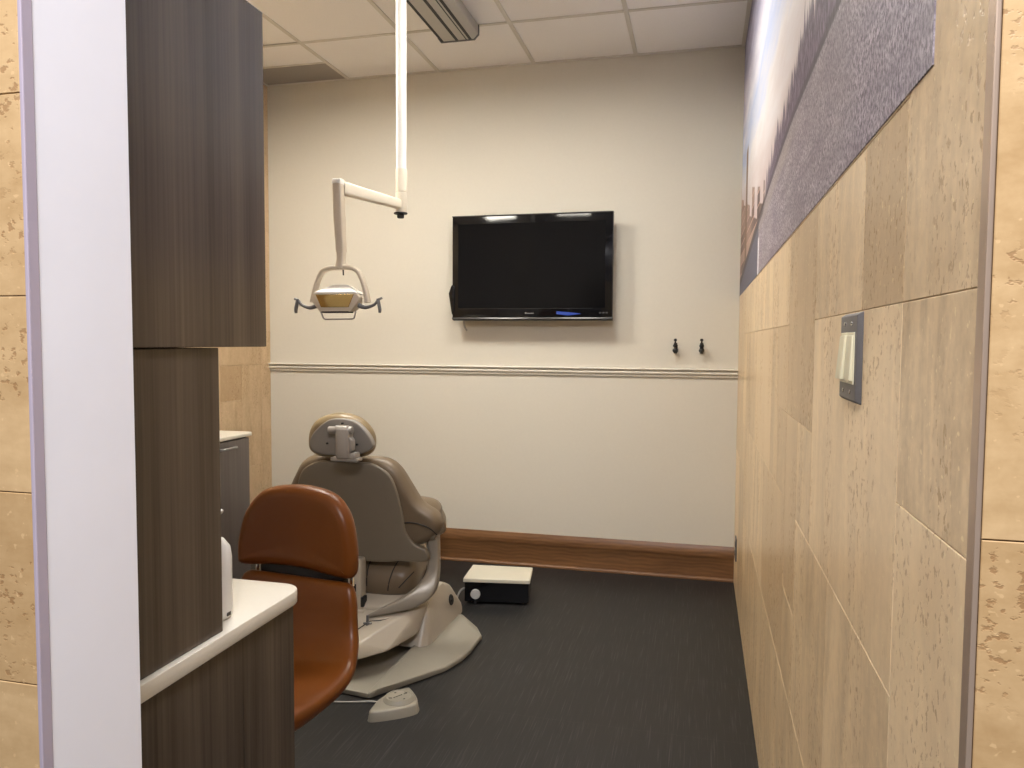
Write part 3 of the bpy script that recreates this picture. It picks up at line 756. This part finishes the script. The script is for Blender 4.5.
# lift cover
cv = []
for s in (1, -1):
    mx = lambda x: x if s == 1 else 2*CX-x
    cv += [(mx(x), y, z) for x, y, z in ((-1.345, 2.955, .205), (-1.158, 3.15, .248), (-1.178, 3.05, .122), (-1.235, 2.87, .112), (-1.325, 2.765, .108), (-1.335, 2.80, .165), (-1.22, 3.36, .215), (-1.22, 3.36, .10))]
bm = BM(); hull(bm, cv, .010, 3); lc = obj('lift_cover', bm, M['chair_white'], t, 35)
bm = BM(); tube(bm, [(-1.345, 2.942, .206), (-1.28, 2.985, .207), (-1.21, 3.07, .228), (-1.155, 3.145, .250)], .0022, 8, 5); tube(bm, [(-1.345, 2.942, .206), (-1.375, 2.86, .19), (-1.392, 2.79, .165), (-1.40, 2.757, .12)], .0022, 8, 5)
obj('cover_seam', bm, M['black'], lc, 60)
bm = BM(); cyl(bm, (-1.352, 2.93, .235), (-1.352, 2.925, .19), .006, 12); cyl(bm, (-1.335, 2.935, .200), (-1.365, 2.915, .205), .004, 10); cyl(bm, (-1.40, 2.92, .172), (-1.47, 2.93, .168), .009, 12)
obj('release_lever', bm, M['lamp_grey'], t, 50)
# side console with power knob
bm = BM(); hull(bm, [(-1.168, 3.06, .055), (-1.172, 3.19, .236), (-1.168, 3.31, .266), (-1.165, 3.37, .262), (-1.165, 3.47, .216), (-1.142, 3.575, .10), (-1.128, 3.575, .045), (-1.135, 3.10, .045)]+[(-1.33, y, z) for y, z in ((3.08, .05), (3.2, .22), (3.33, .245), (3.47, .21), (3.58, .05))], .012, 4)
co_ = obj('side_console', bm, M['chair_white'], t, 40)
bm = BM(); lathe(bm, [(0, 0), (.026, 0), (.026, .003), (.022, .006), (.020, .004), (.010, .004), (.009, .008), (0, .008)], 28, axis_mat((-1.146, 3.425, .155), (1, -.02, .16)))
obj('console_knob', bm, M['black'], co_, 40)
# base plate: low flat centre with a raised sloping wing on either side
bo = [(-1.345, 2.69), (-1.235, 2.675), (-1.075, 2.905), (-1.02, 2.99), (-.985, 3.10), (-.972, 3.20), (-.972, 3.36), (-1.02, 3.45), (-1.13, 3.585), (-1.20, 3.62)]
ctr = [(-1.345, 2.69), (-1.235, 2.675), (-1.19, 3.62)]; ctr += [(2*CX-x, y) for x, y in reversed(ctr)]
bm = BM(); prism(bm, ctr, .004, .024, .004); bp = obj('base_plate', bm, M['plate'], t, 30)
for s in (1, -1):
    mx = lambda x: x if s == 1 else 2*CX-x
    pts = [(mx(x), y, z) for x, y in bo[1:] for z in (.004, .021)]+[(mx(CX+(x-CX)*.988), 3.2+(y-3.2)*.988, .027) for x, y in bo[1:]]
    pts += [(mx(x), y, z) for x, y, z in ((-1.225, 2.685, .004), (-1.225, 2.685, .024), (-1.205, 2.70, .034), (-1.195, 3.12, .070), (-1.225, 3.10, .024), (-1.19, 3.56, .07), (-1.225, 3.60, .004), (-1.225, 3.60, .02))]
    bm = BM(); hull(bm, pts, .003, 2); obj('base_wing', bm, M['plate'], t, 20)
for x, y in ((-1.05, 3.02), (-1.91, 3.02), (-1.3, 3.5), (-1.66, 3.5)):
    bm = BM(); cyl(bm, (x, y, 0), (x, y, .006), .03, 16); obj('base_foot', bm, M['black'], t)

# foot control in front of the chair base
t = thing('foot_control', 'small putty grey foot control with round pedal disc on the dark floor', 'foot control', (-1.09, 2.63, 0))
fo = [(-1.160, 2.515), (-1.09, 2.545), (-1.02, 2.60), (-1.008, 2.635), (-1.03, 2.685), (-1.078, 2.745), (-1.10, 2.752), (-1.128, 2.725), (-1.165, 2.655), (-1.175, 2.59)]
b = bmesh.new(); oo = [(v.x, v.y) for v in catmull([(x, y, 0) for x, y in fo], 5, True)]
if area2(oo) < 0: oo.reverse()
rg = [[b.verts.new((x, y, z)) for x, y in inset2(oo, d)] for d, z in ((0, 0), (.002, .006), (.006, .030), (.010, .035), (.014, .036))]
for a, c in zip(rg, rg[1:]):
    for k in range(len(oo)): b.faces.new((a[k], a[(k+1) % len(oo)], c[(k+1) % len(oo)], c[k]))
b.faces.new(rg[0][::-1]); b.faces.new(rg[-1]); obj('pedal_body', b, M['plate'], t, 40)
bm = BM(); lathe(bm, [(0, .035), (.060, .035), (.060, .038), (.053, .046), (.050, .050), (.046, .050), (.044, .048), (0, .048)], 40, Matrix.Translation((-1.092, 2.642, 0)))
ds = obj('pedal_disc', bm, M['plate'], t, 35)
bm = BM(); z = .0485
for a, c in (((-1.122, 2.615), (-1.110, 2.618)), ((-1.105, 2.622), (-1.084, 2.655)), ((-1.080, 2.66), (-1.070, 2.672)), ((-1.070, 2.672), (-1.082, 2.676)), ((-1.066, 2.622), (-1.060, 2.626)), ((-1.118, 2.66), (-1.112, 2.664))):
    tube(bm, [(a[0], a[1], z), (c[0], c[1], z)], .0013, 6)
obj('pedal_symbol', bm, M['dark_grey_gloss'], ds)
bm = BM(); tube(bm, [(-1.165, 2.64, .012), (-1.21, 2.655, .005), (-1.30, 2.63, .004), (-1.42, 2.61, .004), (-1.52, 2.65, .004)], .004, 8, 5); obj('pedal_cord', bm, M['cable'], t, 60)

# low utility box
t = thing('floor_box', 'low black floor box with cream lid and round white disc beside the dental chair', 'utility box', (-1.035, 3.95, 0))
bm = BM(); hull(bm, [(x, y, z) for z in (.012, .118) for x, y in ((-1.200, 3.815), (-.862, 3.868), (-.895, 4.09), (-1.222, 4.055))], .002); bx = obj('box_body', bm, M['gloss_black'], t)
bm = BM(); hull(bm, [(x, y, z) for z in (.118, .138) for x, y in ((-1.206, 3.807), (-.853, 3.862), (-.888, 4.096), (-1.228, 4.062))], .003); obj('lid', bm, M['lid'], t)
q = Vector((.338, .053, 0)).normalized(); nr = Vector((q.y, -q.x, 0)); p = Vector((-1.200, 3.815, .055))+q*.060
bm = BM(); cyl(bm, p, p+nr*.014, .026, 28, .002); obj('valve_knob', bm, M['disc'], t, 40)
bm = BM(); cyl(bm, p+nr*.006-Vector((0, 0, .028)), p+nr*.006-Vector((0, 0, .055)), .007, 12); obj('valve_stem', bm, M['black'], t)
for fx, fy in ((-1.17, 3.85), (-.90, 3.89), (-.92, 4.06), (-1.19, 4.03)):
    bm = BM(); cyl(bm, (fx, fy, 0), (fx, fy, .014), .012, 14); obj('foot', bm, M['black'], t)
bm = BM(); tube(bm, [(-1.213, 3.92, .055), (-1.23, 3.85, .06), (-1.22, 3.74, .05), (-1.20, 3.64, .05), (-1.20, 3.585, .06)], .006, 8, 5); obj('hose', bm, M['cable'], t, 60)

# ------------------------------------------------------------------ leather assistant chair
AX, AY = -1.206, 1.90
t = thing('task_chair', 'cognac brown leather chair with separate backrest beside the counter end', 'chair', (AX, AY, 0))
RA = Matrix.Translation((AX, AY, 0)) @ Matrix.Rotation(math.radians(-7), 4, 'Z')     # local: faces -y
curve = lambda k: (lambda x, y, z: (x, y-k*x*x, z))
ob = [(-.203, .70), (-.212, .725), (-.207, .79), (-.182, .872), (-.125, .935), (-.04, .955), (.05, .955), (.13, .937), (.185, .882), (.208, .80), (.211, .735), (.203, .702), (.175, .692), (.10, .694), (0, .702), (-.10, .702), (-.165, .697)]
bm = BM(); pad(bm, ob, .155, .225, .033, -.004, curve(.55), 4, 6); xform(bm, RA)
obj('backrest', bm, M['orange'], t, 60)
# one-piece lower back and seat, swept along a curved profile
prof = [(.190, .672, .170, .010), (.188, .664, .196, .028), (.182, .625, .212, .036), (.170, .56, .224, .036), (.148, .50, .242, .038), (.095, .440, .262, .040), (.01, .412, .276, .042), (-.12, .405, .280, .044), (-.25, .410, .276, .045), (-.33, .405, .262, .042), (-.37, .385, .242, .030), (-.38, .365, .215, .012)]
pp2 = catmull([(p[0], p[1], 0) for p in prof], 5); hw2 = catmull([(p[2], p[3], 0) for p in prof], 5)
b = bmesh.new(); rings = []
for i, (v, h) in enumerate(zip(pp2, hw2)):
    tg = (pp2[min(i+1, len(pp2)-1)]-pp2[max(0, i-1)]).normalized(); nrm = Vector((tg.y, -tg.x))     # towards the sitter's side
    if nrm.y < 0 and abs(nrm.y) > abs(nrm.x): nrm = -nrm
    K = 32; ring = []
    for k in range(K):
        a = 2*PI*k/K; c, s2 = math.cos(a), math.sin(a)
        x = math.copysign(abs(c)**.45, c)*h.x; d = math.copysign(abs(s2)**.75, s2)*h.y+1.05*(abs(x)/.26)**2.4*.035
        ring.append(b.verts.new((x, v.x+nrm.x*d, v.y+nrm.y*d)))
    rings.append(ring)
for a, c in zip(rings, rings[1:]):
    for k in range(len(a)): b.faces.new((a[k], a[(k+1) % len(a)], c[(k+1) % len(a)], c[k]))
b.faces.new(rings[0]); b.faces.new(rings[-1]); xform(b, RA); obj('seat_shell', b, M['orange'], t, 70)
bm = BM(); box(bm, -.12, .12, .205, .24, .52, .78, .01, 3); box(bm, -.155, .155, .185, .215, .645, .725, .008, 3); xform(bm, RA); obj('back_bar', bm, M['black'], t, 40)
for xb in (.175, -.175):
    bm = BM(); cyl(bm, (xb, .20, .66), (xb, .20, .71), .007, 12); xform(bm, RA); obj('back_bolt', bm, M['chrome'], t, 50)
bm = BM(); tube(bm, [(-.16, .05, .35), (-.29, .05, .40), (-.305, .06, .62), (-.305, .06, .655)], .006, 10, 4); lathe(bm, [(0, -.014), (.010, -.010), (.014, 0), (.010, .010), (0, .014)], 16, Matrix.Translation((-.305, .06, .66))); xform(bm, RA); obj('height_lever', bm, M['chrome'], t, 50)
bm = BM(); box(bm, -.15, .15, -.18, .10, .335, .372, .01, 3); xform(bm, RA); obj('seat_plate', bm, M['black'], t, 40)
bm = BM(); lathe(bm, [(0, .34), (.022, .34), (.022, .24), (.030, .24), (.032, .10), (.05, .085), (.05, .06), (0, .06)], 24); xform(bm, RA); obj('gas_column', bm, M['chrome'], t, 40)
bm = BM()
for k in range(5):
    a = 2*PI*k/5+.3+PI/5; tube(bm, [(0, 0, .085), (.19*math.cos(a), .19*math.sin(a), .066)], [(.022, .018), (.014, .010)], 12)
xform(bm, RA); sb = obj('star_base', bm, M['chrome'], t, 50)
for k in range(5):
    a = 2*PI*k/5+.3+PI/5; c = Vector((.19*math.cos(a), .19*math.sin(a), .026)); dr = Vector((-math.sin(a), math.cos(a), 0))
    bm = BM(); cyl(bm, c-dr*.018, c+dr*.018, .026, 18, .004); cyl(bm, c, c+Vector((0, 0, .045)), .006, 8); xform(bm, RA); obj('caster', bm, M['black'], sb, 40)

# ------------------------------------------------------------------ joinery on the left
bm = BM(); box(bm, -1.42, -.815, FY+.152, 1.404, 0, .8545, .002)
t = obj('base_cabinet', bm, M['lam']); props(t, 'dark wood base cabinet in the foreground under the cream counter', 'cabinet')
r_ = .05
co2 = [(-1.44, FY+.152), (-.80, FY+.152), (-.80, 1.43-r_)]+[(-.80-r_+r_*math.cos(a), 1.43-r_+r_*math.sin(a)) for a in [PI/2*k/8 for k in range(1, 8)]]+[(-.80-r_, 1.43), (-1.44, 1.43)]
bm = BM(); prism(bm, co2, .8555, .884, .003, 2); props(obj('countertop', bm, M['quartz'], None, 30), 'cream quartz counter with rounded corner in the foreground', 'countertop')
bm = BM(); box(bm, -1.16, -.812, FY+.152, 1.159, .8845, 1.386, .0015); props(obj('tall_cabinet', bm, M['lam']), 'dark wood side panel standing on the cream counter', 'cabinet')
bm = BM(); box(bm, -1.16, -.800, FY+.152, 1.290, 1.3875, 2.006, .0015); props(obj('upper_cabinet', bm, M['lam']), 'dark wood upper cabinet with purple sheen above the side panel', 'cabinet')

t = thing('pump_bottle', 'white soap pump bottle on the foreground counter', 'bottle', (-.876, 1.21, .8845))
bm = BM(); lathe(bm, [(0, .0), (.034, 0), (.039, .004), (.041, .014), (.041, .112), (.038, .132), (.028, .146), (.016, .151), (0, .151)], 36, Matrix.Translation((-.876, 1.21, .8845))); obj('bottle_body', bm, M['white_plastic'], t, 50)
bm = BM(); lathe(bm, [(0, .15), (.016, .15), (.016, .166), (.012, .17), (.005, .171), (.005, .197), (0, .197)], 24, Matrix.Translation((-.876, 1.21, .8845))); tube(bm, [(-.885, 1.21, 1.086), (-.865, 1.213, 1.088), (-.850, 1.216, 1.083)], [(.008, .006), (.007, .005), (.006, .004)], 12, 3); obj('pump_head', bm, M['white_plastic'], t, 50)
bm = BM(); box(bm, -.8365, -.8345, 1.205, 1.216, .892, .899, .0005, 1); obj('corner_label', bm, M['black'], t)

# far base cabinet along the left wall
X0 = -2.34
t = thing('base_cabinet', 'grey wood base cabinet against the far stone wall behind the chair', 'cabinet', (-2.55, 3.1, 0))
bm = BM(); box(bm, XL+.002, X0-.022, 2.45, 3.60, .09, .884, .002); box(bm, XL+.002, X0-.06, 2.48, 3.58, 0, .09); obj('carcass', bm, M['lam_far'], t)
for ya, yb in ((2.455, 2.828), (2.832, 3.205), (3.209, 3.598)):
    bm = BM(); box(bm, X0-.022, X0-.003, ya, yb, .095, .878, .002); d_ = obj('door', bm, M['lam_far'], t)
    bm = BM(); yc = ya+.19; tube(bm, [(X0-.004, yc-.06, .842), (X0+.022, yc-.050, .845), (X0+.026, yc, .847), (X0+.022, yc+.050, .845), (X0-.004, yc+.06, .842)], .006, 10, 4); obj('handle', bm, M['steel'], d_, 60)
r_ = .03
c3 = [(XL+.002, 2.44), (X0, 2.44), (X0, 3.64-r_)]+[(X0-r_+r_*math.cos(PI/2*k/6), 3.64-r_+r_*math.sin(PI/2*k/6)) for k in range(1, 6)]+[(X0-r_, 3.64), (XL+.002, 3.64)]
bm = BM(); prism(bm, c3, .8855, .904, .003, 2); props(obj('countertop', bm, M['quartz'], None, 30), 'white counter on the far grey wood cabinet by the left stone wall', 'countertop')

# ------------------------------------------------------------------ corridor light and world
def area(name, loc, size, power, color, rot=(0, 0, 0)):
    l = bpy.data.lights.new(name, 'AREA'); l.shape = 'RECTANGLE'; l.size, l.size_y = size; l.energy = power; l.color = color
    o = link(bpy.data.objects.new(name, l)); o.location = loc; o.rotation_euler = rot; return o
area('corridor_light', (-.05, -.45, HC-.02), (1.2, .6), 124, (1, .985, 1.03))
W = bpy.data.worlds.new('world'); SC.world = W; W.use_nodes = True
W.node_tree.nodes['Background'].inputs[0].default_value = (.92, .90, .93, 1)
W.node_tree.nodes['Background'].inputs[1].default_value = .22

# ------------------------------------------------------------------ camera
f, yaw, pit, roll = 760, .2429, .0559, .006
cy, sy, cp, sp = math.cos(yaw), math.sin(yaw), math.cos(pit), math.sin(pit)
F = Vector((-sy*cp, cy*cp, -sp)); R = Vector((cy, sy, 0)); U = R.cross(F)
R2 = math.cos(roll)*R+math.sin(roll)*U; U2 = -math.sin(roll)*R+math.cos(roll)*U
cam = bpy.data.cameras.new('camera'); cam.sensor_width = 36; cam.lens = f/1024*36; cam.clip_start = .02
co = link(bpy.data.objects.new('camera', cam))
mw = Matrix((( R2.x, U2.x, -F.x, 0), (R2.y, U2.y, -F.y, 0), (R2.z, U2.z, -F.z, 1.4), (0, 0, 0, 1)))
co.matrix_world = mw
SC.camera = co
SC.view_settings.view_transform = 'Standard'; SC.view_settings.look = 'None'
SC.view_settings.exposure = 0; SC.view_settings.gamma = 1; SC.view_settings.use_curve_mapping = False
